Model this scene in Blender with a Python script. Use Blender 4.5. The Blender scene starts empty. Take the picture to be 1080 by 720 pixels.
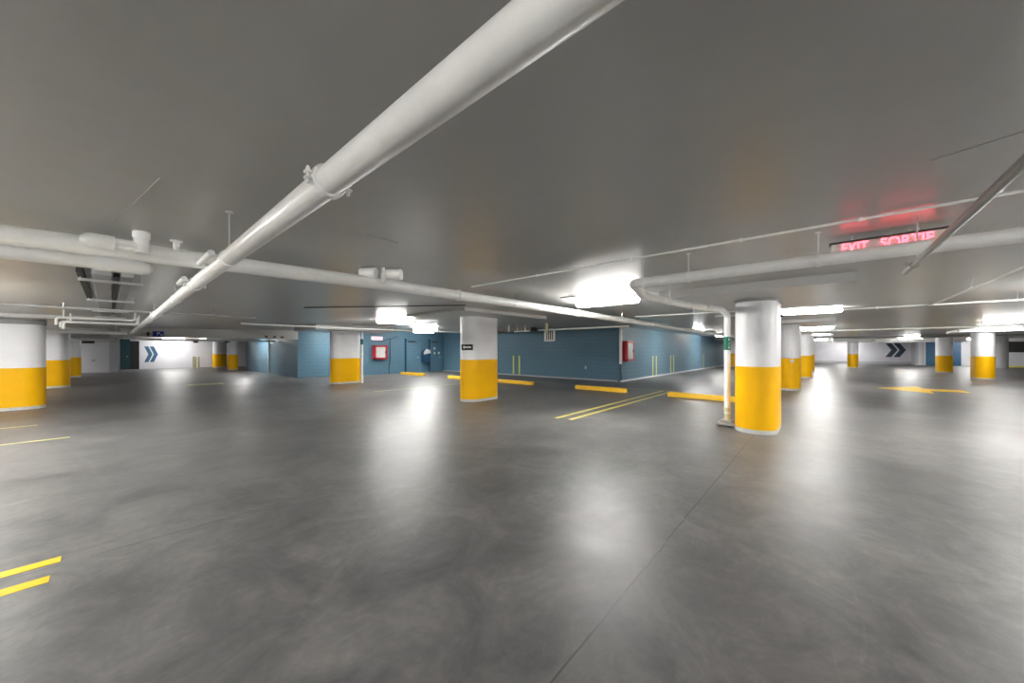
import bpy, math, random
from mathutils import Vector, Matrix
random.seed(7)
sc = bpy.context.scene
C = sc.collection
F = 373.0                      # focal length in pixels of the 1080x720 frame

# ------------------------------------------------------------ camera, world, exposure
cam_data = bpy.data.cameras.new('camera')
cam_data.lens = F / 1080 * 36
cam_data.sensor_width = 36
cam_data.shift_y = 9 / 1080
cam_data.clip_start = 0.02
cam_data.clip_end = 300
cam = bpy.data.objects.new('camera', cam_data)
C.objects.link(cam)
cam.location = (0, 0, 1.5)
cam.rotation_euler = (math.pi / 2, 0, math.atan2(-0.7513, 0.66))
sc.camera = cam

world = bpy.data.worlds.new('world')
sc.world = world
world.use_nodes = True
world.node_tree.nodes['Background'].inputs[0].default_value = (0.75, 0.8, 0.85, 1)
world.node_tree.nodes['Background'].inputs[1].default_value = 0.05
sc.view_settings.view_transform = 'Standard'
sc.view_settings.look = 'None'
sc.view_settings.gamma = 1
sc.view_settings.exposure = 3.75
sc.view_settings.use_curve_mapping = False
sc.cycles.use_denoising = True
sc.cycles.max_bounces = 10
sc.cycles.diffuse_bounces = 7
sc.cycles.sample_clamp_indirect = 6
LAMP = 12.0                    # emission of the fluorescent diffusers


# ------------------------------------------------------------ materials
def nodes_of(name):
    m = bpy.data.materials.new(name)
    m.use_nodes = True
    nt = m.node_tree
    return m, nt, nt.nodes['Principled BSDF']


def noise(nt, scale, detail=4, rough=0.6, vec=None, dist=0):
    n = nt.nodes.new('ShaderNodeTexNoise')
    n.inputs['Scale'].default_value = scale
    n.inputs['Detail'].default_value = detail
    n.inputs['Roughness'].default_value = rough
    n.inputs['Distortion'].default_value = dist
    if vec is not None:
        nt.links.new(vec, n.inputs['Vector'])
    return n.outputs['Fac']


def ramp(nt, fac, stops):
    r = nt.nodes.new('ShaderNodeValToRGB')
    e = r.color_ramp.elements
    while len(e) < len(stops):
        e.new(0.5)
    for i, (p, c) in enumerate(stops):
        e[i].position = p
        e[i].color = c if len(c) == 4 else (*c, 1)
    nt.links.new(fac, r.inputs[0])
    return r.outputs[0]


def coords(nt, scale=(1, 1, 1)):
    t = nt.nodes.new('ShaderNodeNewGeometry')
    mp = nt.nodes.new('ShaderNodeMapping')
    mp.inputs['Scale'].default_value = scale
    nt.links.new(t.outputs['Position'], mp.inputs['Vector'])
    return mp.outputs[0]


def math_(nt, op, a, b=None, clamp=False):
    n = nt.nodes.new('ShaderNodeMath')
    n.operation = op
    n.use_clamp = clamp
    for i, v in enumerate((a, b)):
        if v is None:
            continue
        if isinstance(v, (int, float)):
            n.inputs[i].default_value = v
        else:
            nt.links.new(v, n.inputs[i])
    return n.outputs[0]


def mix(nt, fac, a, b, mode='MIX'):
    n = nt.nodes.new('ShaderNodeMix')
    n.data_type = 'RGBA'
    n.blend_type = mode
    for sock, v in ((n.inputs[0], fac), (n.inputs[6], a), (n.inputs[7], b)):
        if isinstance(v, (int, float)):
            sock.default_value = v
        elif isinstance(v, tuple):
            sock.default_value = (*v[:3], 1)
        else:
            nt.links.new(v, sock)
    return n.outputs[2]


def bump(nt, h, strength, dist=0.01):
    b = nt.nodes.new('ShaderNodeBump')
    b.inputs['Strength'].default_value = strength
    b.inputs['Distance'].default_value = dist
    nt.links.new(h, b.inputs['Height'])
    return b.outputs[0]


def paint(name, col, rough=0.4, var=0.06, scale=3.0, metallic=0.0, bmp=0.0, spec=0.5):
    m, nt, p = nodes_of(name)
    v = coords(nt)
    n = noise(nt, scale, 5, 0.6, v)
    lo = tuple(c * (1 - var) for c in col)
    hi = tuple(min(1, c * (1 + var)) for c in col)
    nt.links.new(ramp(nt, n, [(0.3, lo), (0.7, hi)]), p.inputs['Base Color'])
    p.inputs['Roughness'].default_value = rough
    p.inputs['Metallic'].default_value = metallic
    p.inputs['Specular IOR Level'].default_value = spec
    if bmp:
        nt.links.new(bump(nt, noise(nt, 40, 4, 0.6, v), bmp, 0.003), p.inputs['Normal'])
    return m


def emitter(name, col, strength):
    m, nt, p = nodes_of(name)
    p.inputs['Base Color'].default_value = (*[min(1, c) for c in col], 1)
    p.inputs['Emission Color'].default_value = (*col, 1)
    p.inputs['Emission Strength'].default_value = strength
    return m


M = {}
M['white'] = paint('white_column_paint', (0.86, 0.86, 0.89), 0.38, 0.05, 1.5, bmp=0.08)
M['base'] = paint('bare_column_foot', (0.60, 0.60, 0.59), 0.5, 0.12, 12)
M['yellow'] = paint('yellow_column_paint', (0.95, 0.50, 0.0), 0.42, 0.05, 1.5, bmp=0.06, spec=0.2)
M['stop'] = paint('yellow_curb_paint', (0.95, 0.55, 0.01), 0.45, 0.07, 9)
M['line'] = paint('yellow_line_paint', (0.90, 0.56, 0.006), 0.45, 0.08, 14, spec=0.3)
M['pale'] = paint('pale_yellow_paint', (0.72, 0.62, 0.18), 0.4, 0.15, 9)
M['faint'] = paint('worn_yellow_paint', (0.50, 0.46, 0.20), 0.35, 0.25, 9)
M['stripe'] = paint('wall_stripe_paint', (0.62, 0.62, 0.10), 0.4, 0.08, 9)
M['pipe'] = paint('white_pipe_paint', (0.90, 0.90, 0.88), 0.32, 0.06, 5)
M['greypipe'] = paint('grey_pipe_paint', (0.36, 0.36, 0.35), 0.35, 0.08, 5)
M['steel'] = paint('galvanised_steel', (0.55, 0.55, 0.55), 0.35, 0.1, 12, metallic=0.7)
M['dark'] = paint('dark_metal', (0.03, 0.03, 0.03), 0.5, 0.1, 9)
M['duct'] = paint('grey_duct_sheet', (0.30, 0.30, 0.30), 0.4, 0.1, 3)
M['brown'] = paint('brown_duct_sheet', (0.07, 0.055, 0.045), 0.5, 0.2, 6)
M['wallwhite'] = paint('white_wall_paint', (0.62, 0.62, 0.66), 0.45, 0.04, 0.8, bmp=0.06)
M['wallgrey'] = paint('grey_wall_paint', (0.42, 0.43, 0.45), 0.5, 0.06, 0.8)
M['red'] = paint('red_cabinet_paint', (0.45, 0.012, 0.025), 0.35, 0.06, 9)
M['pane'] = paint('cabinet_pane', (0.6, 0.62, 0.6), 0.15, 0.15, 12)
M['green'] = paint('green_sign', (0.0, 0.16, 0.10), 0.4, 0.05, 9)
M['blue'] = paint('blue_sign', (0.01, 0.03, 0.35), 0.4, 0.05, 9)
M['teal'] = paint('teal_door_paint', (0.004, 0.035, 0.042), 0.4, 0.08, 4)
M['navy'] = paint('navy_chevron_paint', (0.012, 0.035, 0.07), 0.45, 0.06, 5)
M['chev'] = paint('blue_chevron_paint', (0.025, 0.09, 0.17), 0.45, 0.06, 5)
M['black'] = paint('black_sign', (0.008, 0.008, 0.008), 0.5, 0.1, 9)
M['letter'] = paint('white_lettering', (0.8, 0.8, 0.8), 0.5, 0.02, 9)
M['sealant'] = paint('ceiling_seam', (0.42, 0.42, 0.41), 0.4, 0.1, 9)
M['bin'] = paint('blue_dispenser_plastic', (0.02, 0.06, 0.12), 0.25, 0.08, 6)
M['cream'] = paint('cream_pipe', (0.66, 0.62, 0.40), 0.4, 0.08, 6)
M['lamp'] = emitter('fluorescent_diffuser', (1.0, 0.985, 0.955), LAMP)  # full-strength copy, used only by fixtures out of view
M['lamp_soft'] = emitter('fluorescent_diffuser_soft', (1.0, 0.985, 0.955), LAMP * 0.62)  # weaker copy of the same diffuser, softens halos and floor reflections
M['lamp_dim'] = emitter('fluorescent_diffuser_dim', (1.0, 0.985, 0.955), LAMP * 0.34)
M['lamp_mid'] = emitter('fluorescent_diffuser_mid', (1.0, 0.985, 0.955), LAMP * 0.66)  # weaker copy in the same tint, tames the halo
M['glow'] = paint('exit_face', (0.72, 0.66, 0.62), 0.4)
M['redglow'] = emitter('exit_letter_red', (1.0, 0.07, 0.10), 0.5)
M['exitpink'] = emitter('far_exit_face', (1.0, 0.5, 0.55), 0.08)


def blue_wall_material():
    m, nt, p = nodes_of('blue_painted_block')
    v = coords(nt)
    n = noise(nt, 0.7, 4, 0.6, v)
    col = ramp(nt, n, [(0.3, (0.080, 0.160, 0.222)), (0.7, (0.092, 0.186, 0.255))])
    g = nt.nodes.new('ShaderNodeSeparateXYZ')
    nt.links.new(v, g.inputs[0])
    cmb = nt.nodes.new('ShaderNodeCombineXYZ')
    nt.links.new(math_(nt, 'ADD', g.outputs[0], g.outputs[1]), cmb.inputs[0])
    nt.links.new(g.outputs[2], cmb.inputs[1])
    b = nt.nodes.new('ShaderNodeTexBrick')
    nt.links.new(cmb.outputs[0], b.inputs['Vector'])
    b.inputs['Scale'].default_value = 1
    b.inputs['Brick Width'].default_value = 0.4
    b.inputs['Row Height'].default_value = 0.2
    b.inputs['Mortar Size'].default_value = 0.006
    b.inputs['Color1'].default_value = b.inputs['Color2'].default_value = (1, 1, 1, 1)
    b.inputs['Mortar'].default_value = (0, 0, 0, 1)
    nt.links.new(mix(nt, b.outputs['Fac'], col, (0.06, 0.125, 0.178)), p.inputs['Base Color'])
    nt.links.new(bump(nt, b.outputs['Color'], 0.10, 0.003), p.inputs['Normal'])
    p.inputs['Roughness'].default_value = 0.5
    p.inputs['Specular IOR Level'].default_value = 0.3
    return m


M['bluewall'] = blue_wall_material()


def floor_material():
    m, nt, p = nodes_of('polished_concrete_floor')
    v = coords(nt)
    sep = nt.nodes.new('ShaderNodeSeparateXYZ')
    nt.links.new(v, sep.inputs[0])
    big = noise(nt, 0.35, 5, 0.6, v, 0.6)
    mid = noise(nt, 1.7, 7, 0.68, v, 1.0)
    fine = noise(nt, 12, 6, 0.7, v, 0.4)
    base = ramp(nt, big, [(0.3, (0.108, 0.105, 0.105)), (0.7, (0.188, 0.183, 0.181))])
    mott = ramp(nt, mid, [(0.25, (0.50, 0.51, 0.53)), (0.5, (0.97, 0.97, 0.97)), (0.75, (1.55, 1.52, 1.48))])
    col = mix(nt, 1.0, base, mott, 'MULTIPLY')
    spk = ramp(nt, fine, [(0.3, (0.85, 0.85, 0.85)), (0.7, (1.12, 1.12, 1.12))])
    col = mix(nt, 1.0, col, spk, 'MULTIPLY')
    # trowel swirls and tyre scuffs
    vs = coords(nt, (1.2, 7.0, 1))
    sw = noise(nt, 0.9, 6, 0.7, vs, 1.4)
    scuff = ramp(nt, sw, [(0.60, (0, 0, 0)), (0.72, (1, 1, 1))])
    col = mix(nt, math_(nt, 'MULTIPLY', scuff, 0.22), col, (0.34, 0.34, 0.34))
    # saw-cut joints, slightly wandering
    wob = math_(nt, 'MULTIPLY', math_(nt, 'SUBTRACT', noise(nt, 1.3, 3, 0.6, v), 0.5), 0.05)
    joint = None
    for axis, vals in ((1, (0.92, 4.0, 7.75, 16.2, -6.2, 11.8)), (0, (10.5, 20.5, 30.5, -3.2))):
        a = math_(nt, 'ADD', sep.outputs[axis], wob)
        for val in vals:
            d = math_(nt, 'ABSOLUTE', math_(nt, 'SUBTRACT', a, val))
            line = math_(nt, 'LESS_THAN', d, 0.0055)
            joint = line if joint is None else math_(nt, 'MAXIMUM', joint, line)
    brk = ramp(nt, noise(nt, 2.2, 4, 0.7, v), [(0.36, (0, 0, 0)), (0.45, (1, 1, 1))])
    jf = math_(nt, 'MULTIPLY', joint, brk)
    col = mix(nt, math_(nt, 'MULTIPLY', jf, 0.75), col, (0.045, 0.042, 0.04))
    nt.links.new(col, p.inputs['Base Color'])
    r = ramp(nt, mid, [(0.2, (0.33,) * 3), (0.55, (0.43,) * 3), (0.8, (0.52,) * 3)])
    r = mix(nt, math_(nt, 'MULTIPLY', scuff, 0.4), r, (0.5, 0.5, 0.5))
    nt.links.new(r, p.inputs['Roughness'])
    h = math_(nt, 'ADD', math_(nt, 'MULTIPLY', sw, 0.7), math_(nt, 'MULTIPLY', fine, 0.3))
    nt.links.new(bump(nt, h, 0.22, 0.008), p.inputs['Normal'])
    p.inputs['Specular IOR Level'].default_value = 0.5
    return m


def ceiling_material():
    m, nt, p = nodes_of('glossy_grey_ceiling_paint')
    v = coords(nt)
    a = noise(nt, 0.45, 4, 0.55, v, 0.3)
    b = noise(nt, 5, 6, 0.65, v)
    col = ramp(nt, a, [(0.3, (0.465, 0.466, 0.455)), (0.7, (0.51, 0.508, 0.492))])
    col = mix(nt, 1.0, col, ramp(nt, b, [(0.3, (0.98,) * 3), (0.7, (1.02,) * 3)]), 'MULTIPLY')
    nt.links.new(col, p.inputs['Base Color'])
    p.inputs['Roughness'].default_value = 0.29
    return m


M['floor'] = floor_material()
M['ceiling'] = ceiling_material()


# ------------------------------------------------------------ mesh helpers
def V(*a):
    return Vector(a)


def fillet(points, rad):
    pts = [Vector(p) for p in points]
    out = [pts[0]]
    for i in range(1, len(pts) - 1):
        a, b, c = pts[i - 1], pts[i], pts[i + 1]
        d1, d2 = (a - b), (c - b)
        ang = d1.angle(d2)
        if ang > math.pi - 0.02:
            out.append(b)
            continue
        t = min(rad / math.tan(ang / 2), d1.length * 0.49, d2.length * 0.49)
        p1, p2 = b + d1.normalized() * t, b + d2.normalized() * t
        for k in range(9):
            s = k / 8
            out.append(p1 * (1 - s) ** 2 + b * 2 * s * (1 - s) + p2 * s * s)
    out.append(pts[-1])
    return out


class MB:
    def __init__(self):
        self.v, self.f, self.mi, self.mats = [], [], [], []

    def _m(self, mat):
        if mat not in self.mats:
            self.mats.append(mat)
        return self.mats.index(mat)

    def add(self, verts, faces, mat=None):
        o = len(self.v)
        self.v += [Vector(p) for p in verts]
        self.f += [[i + o for i in f] for f in faces]
        self.mi += [self._m(mat) if mat else 0] * len(faces)

    def box(self, x0, y0, z0, x1, y1, z1, bev=0.0, mat=None):
        self.obox(V((x0 + x1) / 2, (y0 + y1) / 2, (z0 + z1) / 2), V(1, 0, 0), V(0, 0, 1), abs(x1 - x0), abs(z1 - z0), abs(y1 - y0), bev, mat)

    def obox(self, c, r, u, w, h, d, bev=0.0, mat=None):
        """box centred at c, width w along r, height h along u, depth d along the normal"""
        c, r, u = Vector(c), Vector(r).normalized(), Vector(u).normalized()
        n = r.cross(u)
        if bev <= 0:
            vs = [c + r * (w / 2 * a) + u * (h / 2 * b) + n * (d / 2 * e) for e in (-1, 1) for b in (-1, 1) for a in (-1, 1)]
            self.add(vs, [(0, 2, 3, 1), (4, 5, 7, 6), (0, 1, 5, 4), (2, 6, 7, 3), (0, 4, 6, 2), (1, 3, 7, 5)], mat)
            return
        bev = min(bev, w * .45, h * .45, d * .45)
        rings = []
        for (e, ins) in ((-1, bev), (-1 + 2 * bev / d, 0), (1 - 2 * bev / d, 0), (1, bev)):
            ww, hh = w / 2 - ins, h / 2 - ins
            cc = min(bev, ww, hh) * 0.999
            ring = []
            for (a, b) in ((-ww + cc, -hh), (ww - cc, -hh), (ww, -hh + cc), (ww, hh - cc), (ww - cc, hh), (-ww + cc, hh), (-ww, hh - cc), (-ww, -hh + cc)):
                ring.append(c + r * a + u * b + n * (d / 2 * e))
            rings.append(ring)
        self.loft(rings, mat)

    def loft(self, rings, mat=None, caps=True):
        n = len(rings[0])
        vs = [p for r_ in rings for p in r_]
        fs = []
        for k in range(len(rings) - 1):
            for i in range(n):
                j = (i + 1) % n
                fs.append((k * n + i, k * n + j, (k + 1) * n + j, (k + 1) * n + i))
        if caps:
            fs.append(tuple(reversed(range(n))))
            fs.append(tuple(range((len(rings) - 1) * n, len(rings) * n)))
        self.add(vs, fs, mat)

    def tube(self, pts, r, seg=20, mat=None, radii=None):
        pts = [Vector(p) for p in pts]
        t0 = (pts[1] - pts[0]).normalized()
        up = V(0, 0, 1) if abs(t0.z) < 0.9 else V(1, 0, 0)
        nrm = t0.cross(up).normalized()
        rings = []
        for i, p in enumerate(pts):
            if i == 0:
                t = t0
            elif i == len(pts) - 1:
                t = (pts[-1] - pts[-2]).normalized()
            else:
                t = ((pts[i] - pts[i - 1]).normalized() + (pts[i + 1] - pts[i]).normalized())
                t = t.normalized() if t.length > 1e-6 else (pts[i + 1] - pts[i]).normalized()
            nrm = (nrm - t * nrm.dot(t)).normalized()
            b = t.cross(nrm)
            rr = radii[i] if radii else r
            rings.append([p + (nrm * math.cos(2 * math.pi * k / seg) + b * math.sin(2 * math.pi * k / seg)) * rr for k in range(seg)])
        self.loft(rings, mat)

    def lathe(self, p0, axis, prof, seg=24, mat=None):
        """prof: list of (distance along axis, radius)"""
        axis = Vector(axis).normalized()
        self.tube([Vector(p0) + axis * a for a, _ in prof], 0, seg, mat, [max(r, 1e-4) for _, r in prof])

    def prism(self, pts2, o, r, u, depth, mat=None):
        o, r, u = Vector(o), Vector(r).normalized(), Vector(u).normalized()
        n = r.cross(u)
        self.loft([[o + r * a + u * b for a, b in pts2], [o + r * a + u * b + n * depth for a, b in pts2]], mat)

    def text(self, s, o, r, u, size, depth, mat=None, xs=1.0, bold=0.0):
        cu = bpy.data.curves.new('lettering', 'FONT')
        cu.body = s
        cu.size = 1
        cu.align_x = 'CENTER'
        cu.align_y = 'CENTER'
        cu.extrude = depth / size / 2
        cu.offset = bold
        ob = bpy.data.objects.new('lettering', cu)
        C.objects.link(ob)
        bpy.context.view_layer.update()
        dg = bpy.context.evaluated_depsgraph_get()
        me = bpy.data.meshes.new_from_object(ob.evaluated_get(dg))
        r, u = Vector(r).normalized(), Vector(u).normalized()
        n = r.cross(u)
        self.add([Vector(o) + r * (v.co.x * size * xs) + u * (v.co.y * size) + n * (v.co.z * size + depth / 2) for v in me.vertices],
                 [tuple(p.vertices) for p in me.polygons], mat)
        bpy.data.objects.remove(ob)
        bpy.data.meshes.remove(me)
        bpy.data.curves.remove(cu)

    def build(self, name, mat, parent=None):
        off = V(0, 0, 0)
        q = parent
        while q:
            off += q.location
            q = q.parent
        me = bpy.data.meshes.new(name)
        me.from_pydata([tuple(p - off) for p in self.v], [], self.f)
        mats = self.mats or [mat]
        for mm in mats:
            me.materials.append(M[mm])
        for p, k in zip(me.polygons, self.mi):
            p.material_index = k
        me.update()
        me.validate()
        me.polygons.foreach_set('use_smooth', [True] * len(me.polygons))
        try:
            me.set_sharp_from_angle(angle=math.radians(32))
        except Exception:
            pass
        o = bpy.data.objects.new(name, me)
        C.objects.link(o)
        if parent:
            o.parent = parent
        return o


def tag(o, label, cat, group=None):
    o['label'] = label
    o['category'] = cat
    if group:
        o['group'] = group
    return o


def thing(name, label, cat, loc=(0, 0, 0), group=None):
    o = bpy.data.objects.new(name, None)
    o.empty_display_size = 0.1
    C.objects.link(o)
    o.location = loc
    return tag(o, label, cat, group)


def struct(o):
    o['kind'] = 'structure'
    return o


def cz(x, y):
    """underside of the slab: level over the camera, a haunch down on the left, then gentle falls"""
    if y <= 2.75:
        return 2.55
    a = max(0.0, min(1.0, (2.2 - x) / 2.2))
    s = -0.0135 + 0.002 * max(2.75, min(16, x))
    return 2.55 - 0.11 * a * min(1.0, (y - 2.75) / 1.55) + (min(y, 14) - 2.75) * s


# ------------------------------------------------------------ room shell
X0, X1, Y0, Y1 = -14.0, 55.0, -22.0, 40.5
b = MB(); b.box(X0, Y0, -0.3, X1 + 0.2, Y1 + 0.2, 0.0)
struct(b.build('floor', 'floor'))

b = MB()
xs = sorted(set([X0 + i for i in range(int(X1 - X0) + 1)] + [X1 + 0.2, 2.2, 2.75, 1.1]))
ys = sorted(set([Y0, -10, 0, 2.75, 3.5, 4.3, 14.0, 20, 30, Y1 + 0.2] + [2.75 + i for i in range(1, 12)]))
vs = [V(x, y, cz(x, y)) for y in ys for x in xs]
nx = len(xs)
fs = [(j * nx + i, (j + 1) * nx + i, (j + 1) * nx + i + 1, j * nx + i + 1) for j in range(len(ys) - 1) for i in range(nx - 1)]
b.add(vs, fs)
struct(b.build('ceiling', 'ceiling'))

H = 3.1


def wall(name, mat, *boxes):
    b = MB()
    for q in boxes:
        b.box(q[0], q[1], 0.0, q[2], q[3], H)
    return struct(b.build(name, mat))


wall('wall_right', 'wallgrey', (X0, Y0 - 0.2, X1, Y0))
wall('wall_behind', 'wallgrey', (X0 - 0.2, Y0, X0, Y1))
wall('wall_far_left', 'wallwhite', (0.4, Y1, 16.0, Y1 + 0.2))
wall('wall_left', 'wallwhite', (X0, 36.4, 0.0, 36.6))
wall('wall_left_return', 'wallgrey', (0.0, 36.4, 0.4, Y1 + 0.2))
wall('wall_far_right', 'wallwhite', (X1, -7.0, X1 + 0.2, 9.5))
wall('wall_right_end', 'wallwhite', (53.0, Y0, 53.2, -7.0))
wall('wall_right_end_return', 'wallgrey', (52.8, -7.1, 55.0, -6.9))
wall('wall_blue_front', 'bluewall', (15.9, 7.35, 16.1, 20.5))
wall('wall_blue_long', 'bluewall', (15.9, 7.15, 46.0, 7.35))
wall('wall_blue_doors', 'bluewall', (10.0, 20.5, 16.1, 20.7), (10.0, 20.7, 10.2, 21.3))
wall('wall_blue_block', 'bluewall', (6.7, 21.3, 10.2, 21.5), (6.7, 21.5, 6.9, 32.2), (6.9, 32.0, 12.0, 32.2))

# pale kerb at the foot of the long blue wall
b = MB(); b.box(15.86, 7.07, 0.0, 46.0, 7.15, 0.07)
struct(b.build('baseboard_blue_long', 'wallwhite'))
b = MB(); b.box(15.86, 7.3, 0.0, 15.9, 20.5, 0.06)
struct(b.build('baseboard_blue_front', 'wallgrey'))
b = MB(); b.box(X1 - 0.02, -7.0, 0.0, X1, 9.4, 0.25)
struct(b.build('baseboard_far_right', 'wallgrey'))
# hanging beam that carries the painted arrow on the left
b = MB(); b.box(0.3, 21.2, 2.06, 6.7, 21.45, 2.7)
struct(b.build('trim_1', 'ceiling'))
# beam in front of the far right wall
b = MB(); b.box(47.0, -9.0, 2.2, 47.3, 6.9, 2.7)
struct(b.build('trim_2', 'ceiling'))
# thin seams left on the slab by the formwork
for i, (p, q) in enumerate((((0.2, 3.0), (-0.05, 4.4)), ((1.35, 3.1), (1.85, 3.1)), ((3.0, -0.45), (2.45, -1.9)), ((-0.9, 1.35), (-0.9, 0.6)))):
    b = MB()
    a, c = V(*p, cz(*p) - 0.0015), V(*q, cz(*q) - 0.0015)
    d = (c - a).normalized()
    b.obox((a + c) / 2, d, d.cross(V(0, 0, 1)).cross(d), (c - a).length, 0.006, 0.006)
    struct(b.build('trim_%d' % (i + 3), 'sealant'))


# ------------------------------------------------------------ concrete columns
def pill(cx, cy, w, L, seg=16):
    r = w / 2
    e = L / 2 - r
    pts = []
    for k in range(seg + 1):
        a = -math.pi / 2 + math.pi * k / seg
        pts.append((cx + e + r * math.cos(a), cy + r * math.sin(a)))
    for k in range(seg + 1):
        a = math.pi / 2 + math.pi * k / seg
        pts.append((cx - e + r * math.cos(a), cy + r * math.sin(a)))
    return pts


def column(cx, cy, label, zt=2.4, yt=1.2, W=0.65, L=1.3, panel=(1.7, 1.28), collar=False, yellow=True):
    t = thing('concrete_column', label, 'column', (cx, cy, 0), 'round-ended concrete columns')
    ring = lambda z, g=0.0: [V(x, y, z) for x, y in pill(cx, cy, W + g, L + g)]
    b = MB(); b.loft([ring(0), ring(0.075)])
    b.build('foot', 'base', t)
    b = MB(); b.loft([ring(0.075, 0.006), ring(yt, 0.006)])
    b.build('yellow_band', 'yellow', t)
    b = MB(); b.loft([ring(yt), ring(zt)])
    b.build('shaft', 'white', t)
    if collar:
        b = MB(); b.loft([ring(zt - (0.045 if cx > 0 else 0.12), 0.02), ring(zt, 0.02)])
        b.build('collar', 'duct', t)  # real collar on the left column; painted shadow band on the large one
    if panel:
        b = MB()
        b.box(cx - panel[0], cy - panel[1], zt, cx + panel[0], cy + panel[1], cz(cx, cy) + 0.25)
        b.build('drop_panel', 'ceiling', t)
    return t


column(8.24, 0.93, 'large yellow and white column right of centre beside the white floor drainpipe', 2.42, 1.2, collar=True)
column(7.42, 7.84, 'yellow and white column left of centre with a small black arrow sign', 2.47, 1.22)
column(7.1, 16.35, 'yellow and white column in front of the corner of the blue block', 2.34, 1.13)
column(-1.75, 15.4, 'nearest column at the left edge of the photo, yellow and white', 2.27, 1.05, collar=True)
column(-1.70, 23.1, 'second yellow and white column from the left edge, half hidden by the nearest', 2.2, 1.1)
column(-1.68, 31.0, 'farthest of the three overlapping columns at the left edge', 2.1, 1.1)
column(17.2, 0.95, 'second column in the right-hand row, just behind the large near one', 2.44, 1.2)
column(24.95, 0.75, 'third column in the right-hand row, partly hidden by the second', 2.4, 1.2)
column(32.4, 0.75, 'fourth column in the right-hand row, only a sliver showing', 2.4, 1.2)
column(30.0, -6.25, 'broader of the two yellow columns near the right edge of the photo', 2.42, 1.17, panel=(1.2, 1.0))
column(36.9, -6.1, 'smaller yellow column in front of the distant blue door panel', 2.33, 1.12)
column(41.3, -1.9, 'small distant column left of the right-hand chevrons', 2.2, 1.15)
column(6.12, 33.3, 'distant column at the left end of the blue block', 2.2, 1.15, L=0.65)
column(6.3, 39.3, 'most distant column against the white wall left of the blue block', 2.2, 1.15, L=0.95, panel=None)
column(37.0, 6.2, 'distant yellow column by the long blue wall, peeking out beside the drainpipe', 2.4, 1.2)
# plain white round column with no yellow band, far right
b = MB(); b.lathe((49.4, -11.2, 0), (0, 0, 1), [(0, 0.42), (cz(49, -11) + 0.02, 0.42)], 28)
tag(b.build('round_column', 'white'), 'plain white round column without yellow paint, by the right edge', 'column')


# ------------------------------------------------------------ fluorescent fixtures
def fixture(x, y, along, label, lamp='lamp_soft', z=None, L=1.35):
    zc = min(cz(x - .6, y - .6), cz(x + .6, y + .6), cz(x, y)) if z is None else z
    w = 0.27
    t = thing('fluorescent_light', label, 'ceiling light', (x, y, zc), 'strip lights under the slab')
    sx, sy = (L / 2, w / 2) if along == 'x' else (w / 2, L / 2)
    b = MB(); b.box(x - sx, y - sy, zc - 0.035, x + sx, y + sy, zc + 0.02, 0.005)
    b.build('housing', 'pipe', t)
    b = MB(); b.box(x - sx + .02, y - sy + .012, zc - 0.12, x + sx - .02, y + sy - .012, zc - 0.035, 0.03)
    b.build('diffuser', lamp, t)


fixture(6.75, 3.35, 'y', 'bright strip light where the branch pipe leaves, left of the large column', 'lamp_mid')
fixture(6.6, 11.2, 'x', 'strip light glowing above and left of the arrow-signed column')
fixture(11.8, 0.3, 'y', 'strip light just right of the large near column, nearest of the row', 'lamp_dim')
fixture(20.7, 0.3, 'y', 'second strip light in the row receding behind the large column')
fixture(28.6, 0.3, 'y', 'third strip light in the row receding behind the large column')
fixture(36.4, 0.3, 'y', 'fourth strip light in the row receding behind the large column')
fixture(44.0, 0.3, 'y', 'last and smallest strip light in the row behind the large column')
fixture(12.6, 18.2, 'x', 'strip light in front of the blue wall with the doors')
fixture(8.6, 19.8, 'x', 'strip light over the front corner of the blue block', L=1.2)
fixture(5.6, 27.5, 'y', 'strip light washing the left side of the blue block')
fixture(3.4, 39.0, 'x', 'strip light above the left-hand wall chevrons')
fixture(29.0, 5.6, 'x', 'strip light washing the long blue wall')
fixture(38.0, 5.6, 'x', 'strip light at the far end of the long blue wall')
fixture(20.2, -4.9, 'y', 'large strip light at the right edge of the photo', 'lamp_dim')
fixture(28.0, -6.3, 'y', 'strip light just right of the broader right-hand column', 'lamp_dim')
fixture(36.9, -5.0, 'y', 'small strip light left of the blue door panel')
fixture(38.4, -7.5, 'y', 'small strip light right of the smaller right-hand column')
fixture(50.5, -10.0, 'y', 'strip light close to the far right end wall')
fixture(53.0, -2.0, 'y', 'strip light close to the far right chevrons')
fixture(53.0, 4.0, 'y', 'strip light by the white wall behind the column row')
fixture(-3.4, 11.2, 'x', 'strip light beyond the left edge near the nearest left column', 'lamp')
fixture(-2.6, 5.2, 'y', 'strip light out of view on the left', 'lamp')
fixture(-4.5, 21.0, 'x', 'strip light hidden behind the nearest left column', 'lamp')
fixture(14.0, -9.0, 'y', 'strip light out of view on the right', 'lamp')
fixture(-5.5, -5.0, 'x', 'added fill light behind the camera', 'lamp')  # unseen fill fixtures added to brighten the columns and overhead pipes
fixture(4.5, -6.5, 'y', 'added fill light behind the camera on the right', 'lamp')
fixture(0.5, -10.5, 'x', 'second added fill light behind the camera', 'lamp')
fixture(-6.0, 15.5, 'x', 'unseen strip light left of the nearest left column', 'lamp')
fixture(-8.5, -1.5, 'y', 'added fill light far behind the camera on the left', 'lamp')
fixture(-3.5, -9.0, 'x', 'added fill light far behind the camera', 'lamp')
fixture(8.6, -4.6, 'y', 'added fill light out of view to the right of the large column', 'lamp')
fixture(-4.4, 1.2, 'y', 'added fill light over the photographer on the left', 'lamp')
fixture(3.5, -4.4, 'x', 'added fill light over the photographer on the right')
fixture(9.4, -3.4, 'y', 'added fill light out of view behind the large column side', 'lamp')
fixture(-1.9, 8.6, 'y', 'added fill light out of view left of the duct', 'lamp')
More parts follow.
